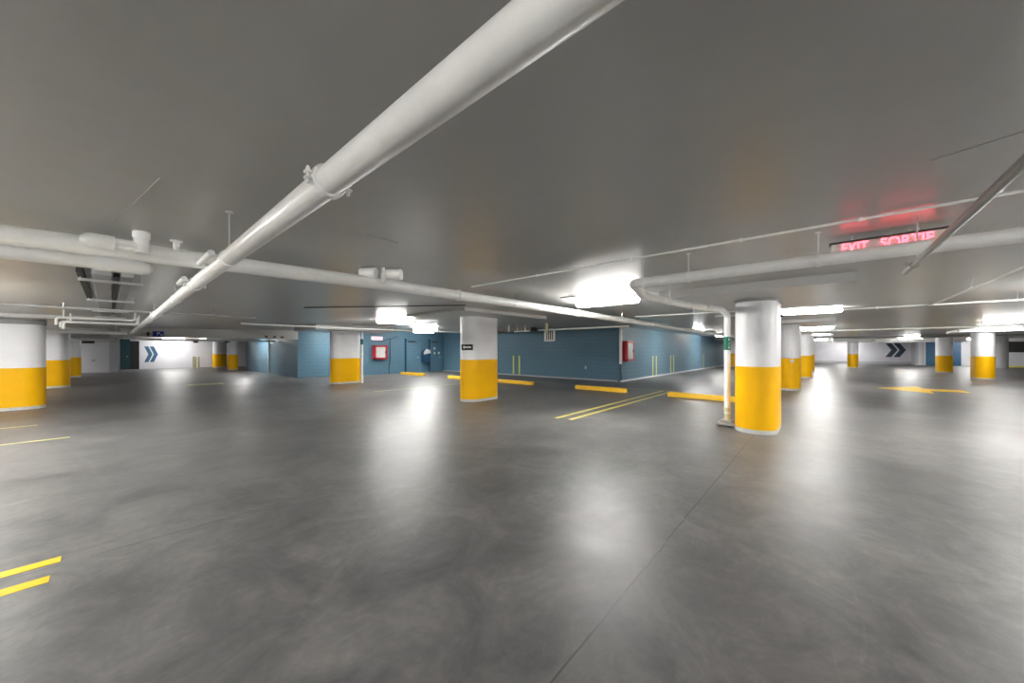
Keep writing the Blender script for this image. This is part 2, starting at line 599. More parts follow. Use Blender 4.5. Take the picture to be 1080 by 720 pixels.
fixture(-5.0, 34.2, 'x', 'added fill light beyond the left edge behind the third column', 'lamp')  # unseen fixture added to brighten the left white wall
fixture(20.5, -12.5, 'y', 'unseen strip light beyond the right edge', 'lamp')
fixture(44.0, -5.5, 'y', 'strip light before the far right chevrons')
fixture(10.5, 15.0, 'x', 'strip light between the signed column and the doors')
fixture(20.5, 4.9, 'x', 'strip light near the corner of the blue wall')


# ------------------------------------------------------------ pipes
def hanger(t, p, r, mat='steel', rod=0.005, both=False):
    p = Vector(p)
    zc = cz(p.x, p.y)
    b = MB()
    b.tube([V(p.x, p.y, p.z + r), V(p.x, p.y, zc + 0.01)], rod, 8)
    b.lathe(V(p.x, p.y, zc - 0.006), (0, 0, 1), [(0, 0.022), (0.012, 0.022)], 12)
    return b.build('hanger_rod', mat, t)


def ring_clamp(t, p, axis, r, mat='pipe'):
    axis = Vector(axis).normalized()
    b = MB()
    b.lathe(Vector(p) - axis * 0.014, axis, [(0, r + .003), (0.003, r + .007), (0.025, r + .007), (0.028, r + .003)], 24)
    return b.build('pipe_clamp', mat, t)


def coupling(t, p, axis, r, mat='pipe', bolts=True):
    """grooved coupling: collar with two bolted ears"""
    p, axis = Vector(p), Vector(axis).normalized()
    b = MB()
    b.lathe(p - axis * 0.03, axis, [(0.01, r + .002), (0.013, r + .008), (0.022, r + .012), (0.038, r + .012), (0.047, r + .008), (0.05, r + .002)], 28)
    c = b.build('coupling', mat, t)
    if bolts:
        side = axis.cross(V(0, 0, 1)).normalized()
        for s in (-1, 1):
            b = MB()
            q = p + side * s * (r + 0.022)
            b.obox(q - V(0, 0, 0.012), axis, V(0, 0, 1), 0.032, 0.012, 0.026, 0.004)
            b.obox(q + V(0, 0, 0.012), axis, V(0, 0, 1), 0.032, 0.012, 0.026, 0.004)
            b.tube([q - V(0, 0, 0.034), q + V(0, 0, 0.034)], 0.005, 10)
            b.lathe(q - V(0, 0, 0.030), (0, 0, 1), [(0, 0.008), (0.010, 0.008)], 6)
            b.lathe(q + V(0, 0, 0.020), (0, 0, 1), [(0, 0.008), (0.009, 0.008)], 6)
            b.build('bolt', mat, c)
    return c


def pipe(name, label, cat, pts, r, mat='pipe', hang=(), clamps=(), coups=(), bend=None, group=None, seg=22, rodmat='steel'):
    """hang/clamps/coups: (segment index, fraction)"""
    pts = [Vector(p) for p in pts]
    t = thing(name, label, cat, pts[0], group)
    b = MB(); b.tube(fillet(pts, bend or r * 2.2), r, seg)
    b.build('pipe_run', mat, t)
    at = lambda s, f: (pts[s] + (pts[s + 1] - pts[s]) * f, pts[s + 1] - pts[s])
    for s, f in hang:
        p, d = at(s, f)
        hanger(t, p, r, rodmat)
        ring_clamp(t, p, d, r, mat)
    for s, f in clamps:
        p, d = at(s, f)
        ring_clamp(t, p, d, r, mat)
    for s, f in coups:
        p, d = at(s, f)
        coupling(t, p, d, r, mat, bolts=r > 0.04)
    return t


def sprinkler(t, p, up=True):
    p = Vector(p)
    s = 1 if up else -1
    b = MB()
    b.lathe(p, (0, 0, s), [(0, 0.014), (0.02, 0.014), (0.022, 0.008), (0.04, 0.008)], 12)
    for k in (-1, 1):
        b.tube([p + V(0, 0, 0.03 * s), p + V(k * 0.014, 0, 0.045 * s), p + V(0, 0, 0.066 * s)], 0.0025, 6)
    b.lathe(p + V(0, 0, 0.066 * s), (0, 0, s), [(0, 0.022), (0.003, 0.022)], 16)
    return b.build('sprinkler_head', 'steel', t)


# the big diagonal pipe overhead, running away along +y
Z = 2.18
dp = pipe('water_pipe', 'thick white pipe running overhead from top centre down to the left distance', 'pipe',
          [(0.585, -6, Z), (0.585, 24, Z)], 0.055,
          hang=[(0, (v + 6) / 30) for v in (3.3, 6.5, 10, 14, 18, 22)])
coupling(dp, (0.585, 1.5, Z), (0, 1, 0), 0.055)
coupling(dp, (0.585, 4.9, Z), (0, 1, 0), 0.055)
coupling(dp, (0.585, 9.5, Z), (0, 1, 0), 0.055)
for (v, L, dx) in ((3.35, 0.5, -0.095), (4.75, 0.42, -0.095)):
    b = MB()
    b.tube([(0.585 + dx, v, Z + .03), (0.585 + dx, v + L, Z + .03)], 0.022, 14)
    for q in (v + .05, v + L - .05):
        b.tube([(0.585 + dx, q, Z + .03), (0.585 - .04, q, Z + .01)], 0.012, 10)
    b.build('brace_tube', 'pipe', dp)
pipe('conduit', 'thin conduit on the slab running alongside the thick diagonal pipe', 'conduit',
     [(0.87, -6, 2.535), (0.87, 2.7, 2.535)], 0.012, seg=10, clamps=[(0, .6), (0, .75), (0, .85)])

# the long main from the left edge to the far blue wall
mp = pipe('drain_pipe', 'long thick white main crossing from the left edge to the blue wall', 'pipe',
          [(-9, 4.28, 2.20), (-0.5, 4.28, 2.30), (2.4, 4.28, 2.355), (7.0, 4.28, 2.36), (45.8, 4.28, 2.33)], 0.074,
          hang=[(3, (u - 7) / 38.8) for u in (9.6, 14, 19, 24, 30, 36, 42)] + [(0, .5), (2, .55)])
for u in (3.6, 7.2, 12.0, 18.0):
    coupling(mp, (u, 4.28, 2.36), (1, 0, 0), 0.078, bolts=False)
# fat riser and short stub with a rounded end on the main at left
b = MB()
b.tube([(0.17, 4.13, 2.28), (0.17, 4.13, cz(.17, 4.13) + .01)], 0.046, 24)
b.lathe((0.17, 4.13, 2.40), (0, 0, 1), [(0, 0.052), (0.05, 0.052)], 24)
b.build('riser', 'pipe', mp)
b = MB()
b.lathe((0.15, 4.13, 2.325), (-1, 0, 0), [(0, 0.043), (.12, 0.043), (.125, 0.055), (0.24, 0.055), (.275, 0.046), (.295, .028), (.30, .01)], 24)
b.build('cleanout_stub', 'pipe', mp)
b = MB()
b.tube([(0.38, 4.2, 2.36), (0.38, 4.2, 2.45)], 0.02, 12)
b.obox((0.38, 4.2, 2.44), (1, 0, 0), (0, 0, 1), 0.08, 0.02, 0.02, .004)
b.lathe((0.38, 4.18, 2.40), (0, -1, 0), [(0, 0.02), (0.05, 0.02)], 12)
b.build('valve', 'pipe', mp)
# lower pipe in front of it with a closed end
lp = pipe('pipe_branch', 'white pipe with a closed rounded end below the main at left edge', 'pipe',
          [(-9, 4.04, 2.145), (0.18, 4.04, 2.145)], 0.045, hang=[(0, .62)])
b = MB(); b.lathe((-0.08, 4.04, 2.145), (1, 0, 0), [(0, 0.049), (0.01, 0.053), (0.25, 0.053), (0.29, 0.042), (0.31, 0.02)], 24)
b.build('end_cap', 'pipe', lp)

# pipe on the right running across, elbow and branch to the floor drainpipe
rp = pipe('drain_branch', 'white pipe from the right edge, bending back to the floor beside the large column', 'pipe',
          [(4.17, -9, 2.30), (4.17, 1.72, 2.30), (5.1, 1.95, 2.29), (6.9, 1.78, 2.29), (7.62, 1.45, 2.28), (8.08, 1.42, 2.20), (8.08, 1.42, 0.24)], 0.055,
          hang=[(0, (v + 9) / 10.72) for v in (-5, 0.03, 1.10, 1.6)] + [(2, .5)], coups=[(3, .5)], clamps=[(2, .95)], bend=0.13, rodmat='pipe')
b = MB(); b.lathe((8.08, 1.42, 0.12), (0, 0, 1), [(0, 0.052), (.17, 0.052), (.18, 0.066), (.24, .066), (.25, 0.055)], 24)
b.build('lower_sleeve', 'cream', rp)
b = MB()
b.obox((8.05, 1.42, 0.05), (1, 0, 0), (0, 0, 1), 0.30, 0.035, 0.34, 0.008)
b.obox((8.05, 1.42, 0.10), (1, 0, 0), (0, 0, 1), 0.17, 0.06, 0.2, 0.008)
for a in (-1, 1):
    for c in (-1, 1):
        b.tube([(8.05 + a * .12, 1.42 + c * .14, 0.0), (8.05 + a * .12, 1.42 + c * .14, 0.085)], 0.012, 10)
b.build('floor_flange', 'greypipe', rp)
# green band sign on the drainpipe
b = MB()
b.lathe((8.08, 1.42, 1.50), (0, 0, 1), [(0, 0.060), (0.26, 0.060)], 24)
gs = tag(b.build('pipe_sign', 'green'), 'dark green sign with white text wrapped on the floor drainpipe', 'sign')
b = MB(); b.text('CO 1 P', (8.018, 1.40, 1.63), (0, 0, 1), (0.78, -0.62, 0) if False else (0.66, 0.7513, 0), 0.07, 0.002, 'letter')
# (lettering turned to read up the pipe)
for k, s in enumerate(('P', '1', 'B')):
    q = MB()
    q.text(s, V(8.08, 1.42, 1.70 - 0.075 * k) + V(-0.7513, -0.66, 0) * 0.0605, (0.66, -0.7513, 0), (0, 0, 1), 0.075, 0.003)
    q.build('letter', 'letter', gs)

# thin sprinkler pipe at the upper right with an upright head
tp = pipe('sprinkler_pipe', 'thin grey sprinkler pipe reaching in from the right edge with a head at its end', 'sprinkler pipe',
          [(0.62, -0.565, 2.2), (4.78, -0.565, 2.2)], 0.021, 'greypipe', clamps=[(0, .9)], seg=16)
sprinkler(tp, (4.72, -0.565, 2.215))
hanger(tp, (4.25, -0.565, 2.2), 0.02)
pipe('conduit', 'thin white conduit on the slab crossing above the lit exit sign', 'conduit',
     [(3.93, -9, 2.533), (3.9, 4.3, 2.530)], 0.011, 'pipe', seg=10, clamps=[(0, f) for f in (.5, .58, .66, .72, .8, .9)])
# sprinkler lines to the right
s1 = pipe('sprinkler_pipe', 'thin white sprinkler pipe from the nearest strip light to the right edge', 'sprinkler pipe',
          [(10.9, 2.2, 2.41), (10.9, -14, 2.41)], 0.017, hang=[(0, .1), (0, .3), (0, .5)], coups=[(0, .19)], seg=12)
pipe('sprinkler_pipe', 'thin white branch pipe slanting up to the right edge', 'sprinkler pipe',
     [(10.9, -1.62, 2.40), (9.6, -1.62, 2.39), (-4, -1.62, 2.39)], 0.016, hang=[(1, .1), (1, .3)], seg=12)
pipe('sprinkler_pipe', 'thin white pipe crossing in front of the row of distant right lights', 'sprinkler pipe',
     [(22.6, 3.5, 2.42), (22.6, -14, 2.42)], 0.03, hang=[(0, .12), (0, .35), (0, .55), (0, .75)], seg=12)
pipe('sprinkler_pipe', 'grey pipe crossing high up in the far right distance', 'sprinkler pipe',
     [(34.3, 4.1, 2.38), (34.3, -14, 2.38)], 0.05, 'greypipe', hang=[(0, .3), (0, .7)], seg=12)
pipe('sprinkler_pipe', 'short thin white pipe left of the drainpipe elbow', 'sprinkler pipe',
     [(9.6, 1.2, 2.40), (9.6, 3.9, 2.42)], 0.016, hang=[(0, .45)], seg=12)
# lines on the left
pipe('sprinkler_pipe', 'dark thin pipe crossing below the slab at left, nearest the drop panel', 'sprinkler pipe',
     [(-9, 10.6, 2.27), (2.4, 10.6, 2.30)], 0.022, 'greypipe', hang=[(0, .74), (0, .93)], seg=12)
pipe('sprinkler_pipe', 'white pipe passing in front of the second left column', 'sprinkler pipe',
     [(-9, 19.9, 2.14), (0.45, 19.9, 2.14)], 0.06, hang=[(0, .8), (0, .97)], seg=14)
pipe('sprinkler_pipe', 'white pipe low under the slab before the third left column', 'sprinkler pipe',
     [(-9, 27.5, 2.02), (0.2, 27.5, 2.02)], 0.07, hang=[(0, .8), (0, .95)], seg=14)
s2 = pipe('sprinkler_pipe', 'white pipe running above the blue block towards the arrow-signed column', 'sprinkler pipe',
          [(2.7, 13.6, 2.32), (10.3, 13.6, 2.36)], 0.028, hang=[(0, .12), (0, .45), (0, .8)], coups=[(0, .3)], seg=12)
pipe('sprinkler_pipe', 'long white pipe under the slab in front of the painted beam', 'sprinkler pipe',
     [(0.7, 24.8, 2.03), (6.6, 24.8, 2.03)], 0.05, hang=[(0, .2), (0, .7)], seg=12)
pipe('sprinkler_pipe', 'white pipe behind the arrow-signed column, above the doors', 'sprinkler pipe',
     [(9.2, 15.5, 2.46), (15.8, 15.5, 2.55)], 0.035, hang=[(0, .2), (0, .7)], seg=12)
pipe('sprinkler_pipe', 'white pipe along the top of the blue wall by the grille', 'sprinkler pipe',
     [(14.6, 6.2, 2.52), (14.6, 11.0, 2.52)], 0.045, hang=[(0, .2), (0, .7)], seg=12)
pipe('conduit', 'dark thin conduit slanting across the slab left of the arrow-signed column', 'conduit',
     [(5.3, 6.05, 2.51), (3.0, 9.1, 2.49)], 0.012, 'dark', seg=8)
pipe('conduit', 'short dark conduit on the slab over the bright strip light', 'conduit',
     [(5.9, 3.9, 2.535), (5.9, 3.1, 2.535)], 0.010, 'dark', seg=8)

# duct and trapeze receding at the left
b = MB()
dt = thing('air_duct', 'grey sheet metal duct receding under the slab at left, behind the main', 'duct', (0, 6.0, 2.37))
b.box(-0.13, 6.0, 2.33, 0.02, 14.5, 2.415, 0.005); b.build('duct_body', 'duct', dt)
b = MB(); b.box(-0.24, 6.0, 2.34, -0.19, 9.2, 2.42); b.build('side_channel', 'dark', dt)
b = MB(); b.box(0.09, 6.0, 2.33, 0.19, 13.5, 2.40, .005); b.build('cable_tray', 'duct', dt)
b = MB(); b.box(0.03, 6.2, 2.35, 0.08, 12.5, 2.40); b.build('gap_shade', 'dark', dt)  # dark strip stands in for the shaded gap between duct and tray
for y in (6.4, 8.9, 11.4, 13.4):
    b = MB()
    b.obox((0.02, y, 2.314), (1, 0, 0), (0, 0, 1), 0.52, 0.03, 0.03, .004)
    for x in (-0.22, 0.26):
        b.tube([(x, y, 2.30), (x, y, cz(x, y) + .005)], 0.006, 8)
    b.build('trapeze_hanger', 'steel', dt)
# tangle of small pipes under the far end of the duct
tg = thing('pipe_cluster', 'cluster of small white pipes and tees below the far end of the left duct', 'pipe', (0, 12.5, 2.2))
for k, (x, y, z, L) in enumerate(((-0.75, 12.3, 2.20, 1.15), (-0.7, 13.2, 2.15, 1.2), (-0.8, 14.2, 2.22, 1.3))):
    b = MB(); b.tube(fillet([(x, y, z - .16), (x, y, z), (x + L, y, z), (x + L, y, cz(x + L, y) + .01)], .06), 0.022, 10)
    b.tube([(x + .1, y, z), (x + .1, y, cz(x, y) + .01)], 0.012, 8)
    b.build('small_pipe', 'pipe', tg)

# twin-headed emergency light on the slab over the main
em = thing('emergency_light', 'white twin-headed emergency light standing on the main at centre left', 'emergency light', (2.52, 4.43, 2.5))
b = MB(); b.lathe((2.28, 4.165, 2.34), (0, 0, 1), [(0, 0.03), (0.12, 0.03), (.125, .02), (cz(2.3, 4.2) - 2.34 + .005, .02)], 16); b.build('post', 'pipe', em)
for s, p in ((-1, (2.14, 4.27)), (1, (2.40, 4.12))):
    b = MB()
    ax = V(0.66, -0.7513, 0)
    c = V(*p, 2.465)
    b.lathe(c - ax * 0.10, ax, [(0, 0.058), (0.01, 0.068), (0.19, 0.074), (0.20, 0.066)], 20)
    b.build('lamp_head', 'pipe', em)

# lit exit sign behind the right-hand pipe
ex = thing('exit_sign', 'long red lit exit sign in two languages hanging at upper right', 'exit sign', (4.47, -0.45, 2.5))
SX = 4.47
b = MB()
b.box(SX - 0.03, -0.755, 2.355, SX + 0.03, -0.06, 2.478, 0.006); b.build('housing', 'pipe', ex)
b = MB(); b.box(SX - 0.045, -0.77, 2.478, SX + 0.045, -0.045, 2.492); b.build('top_rail', 'dark', ex)
b = MB(); b.box(SX - 0.034, -0.745, 2.362, SX - 0.0295, -0.09, 2.474); b.build('face_panel', 'glow', ex)
for s, y, w in (('EXIT', -0.215, 0.72), ('SORTIE', -0.530, 0.80)):
    b = MB(); b.text(s, (SX - 0.034, y, 2.424), (0, -1, 0), (0, 0, 1), 0.118, 0.005, xs=w, bold=0.014)
    b.build('lettering', 'redglow', ex)
for y in (-.2, -.6):
    b = MB(); b.tube([(SX, y, 2.48), (SX, y, 2.56)], 0.008, 8); b.build('stem', 'steel', ex)
# small ceiling camera / hanging strip by the grille
hs = thing('hanging_light', 'small white batten hung on two stubs before the blue wall grille', 'ceiling light', (12, 10, 2.3))
b = MB(); b.box(11.9, 9.55, 2.30, 12.05, 10.35, 2.345, .01); b.build('batten', 'pipe', hs)
for y in (9.75, 10.2):
    b = MB(); b.tube([(11.97, y, 2.34), (11.97, y, cz(12, y) + .01)], 0.014, 10); b.build('stub', 'pipe', hs)
pipe('pipe_stub', 'cream capped pipe stub hanging in front of the wall grille', 'pipe', [(12.2, 8.75, 2.68), (12.2, 8.75, 2.22)], 0.06, 'cream', seg=14, clamps=[(0, .5)])
pipe('pipe_stub', 'short white pipe stub hanging right of the arrow-signed column', 'pipe', [(12.2, 10.9, 2.68), (12.2, 10.9, 2.34)], 0.045, 'pipe', seg=14)
b = MB(); b.box(14.2, 11.2, 2.48, 14.7, 13.6, 2.74, 0.01)
tag(b.build('air_duct', 'brown'), 'dark brown duct box under the slab right of the arrow-signed column', 'duct')


# ------------------------------------------------------------ on the walls
def vent():
    t = thing('wall_grille', 'white barred air grille high on the blue wall', 'grille', (15.9, 11.2, 2.3))
    y0, y1, z0, z1 = 10.85, 11.55, 1.98, 2.66
    x = 15.87
    b = MB()
    for (a, c, d, e) in ((y0, z0, y1, z0 + .06), (y0, z1 - .06, y1, z1), (y0, z0, y0 + .06, z1), (y1 - .06, z0, y1, z1)):
        b.box(x - 0.03, a, c, 15.905, d, e)
    b.build('frame', 'pipe', t)
    b = MB()
    for k in range(5):
        y = y0 + 0.11 + k * 0.12
        b.box(x - .02, y - .018, z0 + .05, x, y + .018, z1 - .05)
    b.build('bars', 'pipe', t)
    b = MB(); b.box(15.885, y0 + .04, z0 + .04, 15.905, y1 - .04, z1 - .04); b.build('backing', 'brown', t)


vent()


def hose_cabinet(c, r, label, w=0.72, h=0.8, d=0.22):
    """c is the back centre on the wall, r points right along the face"""
    c, r = Vector(c), Vector(r)
    up = V(0, 0, 1)
    n = r.cross(up)
    t = thing('fire_hose_cabinet', label, 'fire cabinet', c, 'fire cabinets')
    b = MB(); b.obox(c + n * d / 2, r, up, w, h, d, 0.01); b.build('case', 'red', t)
    b = MB()
    for (a, e, ww, hh) in ((0, h / 2 - .05, w, .1), (0, -h / 2 + .05, w, .1), (-w / 2 + .05, 0, .1, h), (w / 2 - .05, 0, .1, h)):
        b.obox(c + n * (d + .01) + r * a + up * e, r, up, ww, hh, .025, .004)
    b.build('door_frame', 'red', t)
    b = MB(); b.obox(c + n * (d + .006) - r * .03, r, up, w - .2, h - .2, .012); b.build('pane', 'pane', t)
    b = MB(); b.obox(c + n * (d + .03) + r * (w / 2 - .13), r, up, .05, .14, .04, .006); b.build('handle', 'dark', t)
    return t


hose_cabinet((10.95, 20.5, 1.36), (1, 0, 0), 'red framed fire cabinet on the blue wall left of the doors', 0.85, 0.84)
hose_cabinet((16.42, 7.15, 1.45), (1, 0, 0), 'red fire cabinet by the white standpipe on the blue corner', 0.80, 0.95, 0.26)

sp = pipe('standpipe', 'white vertical pipe on the corner of the blue wall ending above the floor', 'pipe', [(15.83, 7.12, cz(15.8, 7.1) + .02), (15.83, 7.12, 0.84)], 0.07, clamps=[(0, .3), (0, .97)], seg=16)
b = MB(); b.tube([(15.83, 7.12, 0.86), (15.83, 7.12, 0.5), (15.87, 7.1, 0.08)], 0.028, 10); b.build('lower_hose', 'dark', sp)
# sloping brace and conduit on the door wall
pipe('conduit', 'dark diagonal bar above the red framed cabinet', 'conduit', [(10.95, 20.46, 2.0), (12.2, 20.46, 2.36)], 0.02, 'bin', seg=8)
pipe('conduit', 'dark vertical conduit right of the red framed cabinet', 'conduit', [(11.68, 20.47, 2.2), (11.68, 20.47, 0.9), (11.6, 20.47, 0.5), (11.6, 20.47, 0.02)], 0.02, 'bin', seg=8)
# lit exit sign beside column
e2 = thing('exit_sign', 'small pink glowing exit sign above the red framed cabinet', 'exit sign', (10.6, 20.4, 2.3))
b = MB(); b.box(10.42, 20.38, 2.10, 11.12, 20.5, 2.32, .01); b.build('housing', 'pipe', e2)
b = MB(); b.box(10.45, 20.37, 2.12, 11.09, 20.382, 2.30); b.build('face_panel', 'exitpink', e2)
b = MB(); b.text('EXIT', (10.77, 20.372, 2.21), (1, 0, 0), (0, 0, 1), 0.19, 0.006, bold=.01); b.build('lettering', 'redglow', e2)


def door(n, x0, x1, closer=True):
    t = struct(bpy.data.objects.new('door_%d' % n, None))
    C.objects.link(t)
    t.location = ((x0 + x1) / 2, 20.5, 0)
    b = MB()
    b.box(x0 - .07, 20.44, 0, x0, 20.5, 2.2); b.box(x1, 20.44, 0, x1 + .07, 20.5, 2.2); b.box(x0 - .07, 20.44, 2.13, x1 + .07, 20.5, 2.2)
    b.build('door_frame', 'bluewall', t)
    b = MB(); b.box(x0, 20.47, 0.01, x1, 20.5, 2.13, .004); b.build('door_leaf', 'bluewall', t)
    b = MB(); b.box(x0 + .05, 20.43, 2.02, x0 + .6, 20.475, 2.10); b.build('door_closer', 'dark', t)
    b = MB(); b.lathe((x1 - .12, 20.475, 1.0), (0, -1, 0), [(0, .03), (.03, .03), (.035, .012), (.06, .012)], 14)
    b.tube([(x1 - .12, 20.42, 1.0), (x1 - .25, 20.42, 1.0)], .012, 8)
    b.build('door_handle', 'steel', t)


door(1, 12.9, 13.85)
door(2, 14.75, 15.65)
for n, x in ((5, 14.58), (6, 12.72)):  # dark strips painted in for the shade of recessed door jambs
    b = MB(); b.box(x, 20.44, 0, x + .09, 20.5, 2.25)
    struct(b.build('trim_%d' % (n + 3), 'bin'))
pipe('standpipe', 'white vertical pipe on the left side of the blue block', 'pipe', [(6.64, 26.3, cz(6.6, 26) + .02), (6.64, 26.3, 0.0)], 0.05, seg=14, clamps=[(0, .4), (0, .8)])
# dispenser box between the doors
pd = thing('wall_dispenser', 'blue domed dispenser box mounted between the two blue doors', 'dispenser', (14.2, 20.4, 1))
b = MB(); b.prism([(-.27, -.35), (.2, -.45), (.27, .25), (.2, .42), (-.1, .48), (-.27, .3)], (14.25, 20.5, 1.05), (1, 0, 0), (0, 0, 1), .35); b.build('body', 'bin', pd)
b = MB(); b.prism([(-.3, .16), (.24, .24), (.18, .45), (-.1, .52), (-.28, .34)], (14.25, 20.15, 1.05), (1, 0, 0), (0, 0, 1), .04); b.build('hood', 'pane', pd)
for k, (x, z) in enumerate(((15.05, 1.62), (15.05, 1.28), (15.42, 1.3))):
    b = MB(); b.obox((x, 20.45, z), (1, 0, 0), (0, 0, 1), .12, .14, .05, .01)
    tag(b.build('wall_plate', 'pane'), ['upper small pale plate on the right-hand blue door', 'lower small pale plate on the right-hand blue door', 'small pale plate at the right edge of the right-hand blue door'][k], 'wall plate', 'pale plates by the doors')
b = MB(); b.obox((15.88, 9.0, 0.62), (0, -1, 0), (0, 0, 1), .09, .14, .05, .01)
tag(b.build('wall_outlet', 'pane'), 'tiny outlet low on the blue wall left of the corner', 'outlet')

# black opening and teal door at far left
t = struct(bpy.data.objects.new('door_3', None)); C.objects.link(t); t.location = (1, 40.4, 0)
b = MB(); b.box(0.55, 40.36, 0, 1.06, 40.5, 2.35); b.build('door_leaf', 'teal', t)
b = MB(); b.box(1.06, 40.38, 0, 1.55, 40.5, 2.2); b.build('dark_opening', 'black', t)
b = MB(); b.lathe((0.9, 40.36, 1.0), (0, -1, 0), [(0, .03), (.06, .03)], 12); b.build('door_handle', 'steel', t)
# blue door panel at far right
t = struct(bpy.data.objects.new('door_4', None)); C.objects.link(t); t.location = (53, -8.7, 0)
b = MB(); b.box(52.93, -9.8, 0.0, 53.0, -7.6, 2.35, .01); b.build('door_leaf', 'chev', t)
b = MB(); b.box(52.91, -9.9, 0.0, 53.0, -9.8, 2.42); b.box(52.91, -7.6, 0.0, 53.0, -7.5, 2.42); b.box(52.91, -9.9, 2.35, 53.0, -7.5, 2.42); b.build('door_frame', 'wallwhite', t)
b = MB(); b.box(52.92, -13.4, 1.3, 53.0, -12.3, 2.25, .01)
tag(b.build('louvre_vent', 'dark'), 'dark rectangular vent on the far wall at the right edge', 'vent')


def chevrons(o, r, w, h, mat, label):
    o, r = Vector(o), Vector(r)
    t = thing('painted_chevrons', label, 'wall marking', o, 'double chevrons painted on white walls')
    for k in range(2):
        a = k * w * 0.40
        th = w * 0.30
        b = MB()
        b.prism([(a, -h / 2), (a + th, -h / 2), (a + th + w * .30, 0), (a + th, h / 2), (a, h / 2), (a + w * .30, 0)], o, r, (0, 0, 1), 0.004)
        b.build('chevron', mat, t)


chevrons((54.998, -5.05, 1.5), (0, -1, 0), 1.50, 1.5, 'navy', 'dark navy double chevron painted on the white wall at far right')
chevrons((1.82, 40.498, 1.16), (1, 0, 0), 0.78, 1.25, 'chev', 'blue double chevron painted on the white wall at far left')


def sign_plate(name, c, r, w, h, mat, label, txt=None, tmat='letter', size=.1, cat='sign'):
    c, r = Vector(c), Vector(r)
    t = thing(name, label, cat, c)
    n = r.cross(V(0, 0, 1))
    b = MB(); b.obox(c, r, (0, 0, 1), w, h, .02, .004); b.build('plate', mat, t)
    if txt:
        b = MB(); b.text(txt, c + n * .0095, r, (0, 0, 1), size, .004); b.build('lettering', tmat, t)
    return t


# black arrow sign wrapped on the column left of centre: flat plate on the near face
sr = V(0.66, -0.7513, 0)
sn = sr.cross(V(0, 0, 1))


def arrow_pts(w, h):
    return [(-w / 2, 0), (-w / 2 + h, h), (-w / 2 + h, h * .35), (w / 2, h * .35), (w / 2, -h * .35), (-w / 2 + h, -h * .35), (-w / 2 + h, -h)]


t = thing('arrow_sign', 'small black sign with a white left arrow on the column', 'sign', (6.9, 7.9, 1.55))
sr = V(0.46, -0.889, 0).normalized()
sn = sr.cross(V(0, 0, 1))
c = V(6.806, 7.69, 1.58) + sn * 0.012
b = MB(); b.obox(c, sr, (0, 0, 1), .34, .17, .045, .004); b.build('plate', 'black', t)
b = MB(); b.prism(arrow_pts(.25, .045), c + sn * .022, sr, (0, 0, 1), .004); b.build('arrow', 'letter', t)

sr = V(0.66, -0.7513, 0)
# P sign and painted arrows on the left beam
t = sign_plate('parking_sign', (1.37, 21.18, 2.18), (1, 0, 0), 0.34, 0.23, 'blue', 'blue parking sign with a white P on the left beam', 'P', size=.19)
b = MB(); b.obox((1.47, 21.168, 2.14), (1, 0, 0), (0, 0, 1), .08, .04, .004); b.build('underline', 'letter', t)


def up_arrow(x, s, label, rot=0.0, mat='black'):
    pts = [(-.03, -.1), (.03, -.1), (.03, .0), (.1, -.02), (0, .1), (-.1, -.02), (-.03, .0)]
    cr, srn = math.cos(rot), math.sin(rot)
    pts = [((a * cr - d * srn) * s, (a * srn + d * cr) * s) for a, d in pts]
    b = MB(); b.prism(pts, (x, 21.198, 2.17), (1, 0, 0), (0, 0, 1), .004)
    tag(b.build('painted_arrow', mat), label, 'arrow marking', 'arrows on the left beam')


up_arrow(1.07, 1.0, 'black upward arrow left of the blue parking sign')
up_arrow(5.25, 0.9, 'first small dark arrow on the beam left of the blue block', 0.5)
up_arrow(5.6, 0.9, 'second small dark arrow on the beam left of the blue block', -0.9)
up_arrow(5.95, 0.9, 'third small dark arrow on the beam left of the blue block', 1.57)

sign_plate('wall_sign', (-0.93, 36.38, 2.02), (1, 0, 0), 0.55, 0.17, 'black', 'small black sign high on the white wall beside the left columns')
b = MB(); b.obox((-0.7, 36.37, 0.82), (1, 0, 0), (0, 0, 1), .14, .16, .05, .01)
tag(b.build('wall_outlet', 'wallgrey'), 'small grey outlet low on the left white wall', 'outlet')
for (p, lab) in (((4.0, 33.0, 2.09), 'dark hanging box above the far left floor'), ((5.2, 30.0, 2.07), 'dark hanging box beside the distant left column')):
    t = thing('speaker_box', lab, 'ceiling box', p, 'dark boxes hung under the far left slab')
    b = MB(); b.obox(V(*p), sr, (0, 0, 1), .22, .18, .14, .01); b.build('case', 'black', t)
    b = MB(); b.tube([V(*p) + V(0, 0, .09), V(p[0], p[1], cz(p[0], p[1]) + .01)], .012, 8); b.build('stem', 'steel', t)
# pale post far left
b = MB(); b.lathe((4.9, 39.2, 0), (0, 0, 1), [(0, .09), (.9, .09), (.93, .06)], 14, 'cream')
b.box(4.55, 39.15, 0.0, 4.75, 39.3, 0.95, .01, mat='cream')
tag(b.build('bollard', 'cream'), 'pale cream posts standing before the far left white wall', 'bollard')

# white pipe with green band beside the third column row
p3 = pipe('standpipe', 'white vertical pipe right of the column before the blue block', 'pipe', [(7.62, 15.82, cz(7.6, 15.8) + .02), (7.62, 15.82, 0.0)], 0.055, seg=16, clamps=[(0, .5)])
b = MB(); b.lathe((7.62, 15.82, 1.75), (0, 0, 1), [(0, .064), (.25, .064)], 16)
tag(b.build('pipe_sign', 'green'), 'small green band on the pipe before the blue block', 'sign')
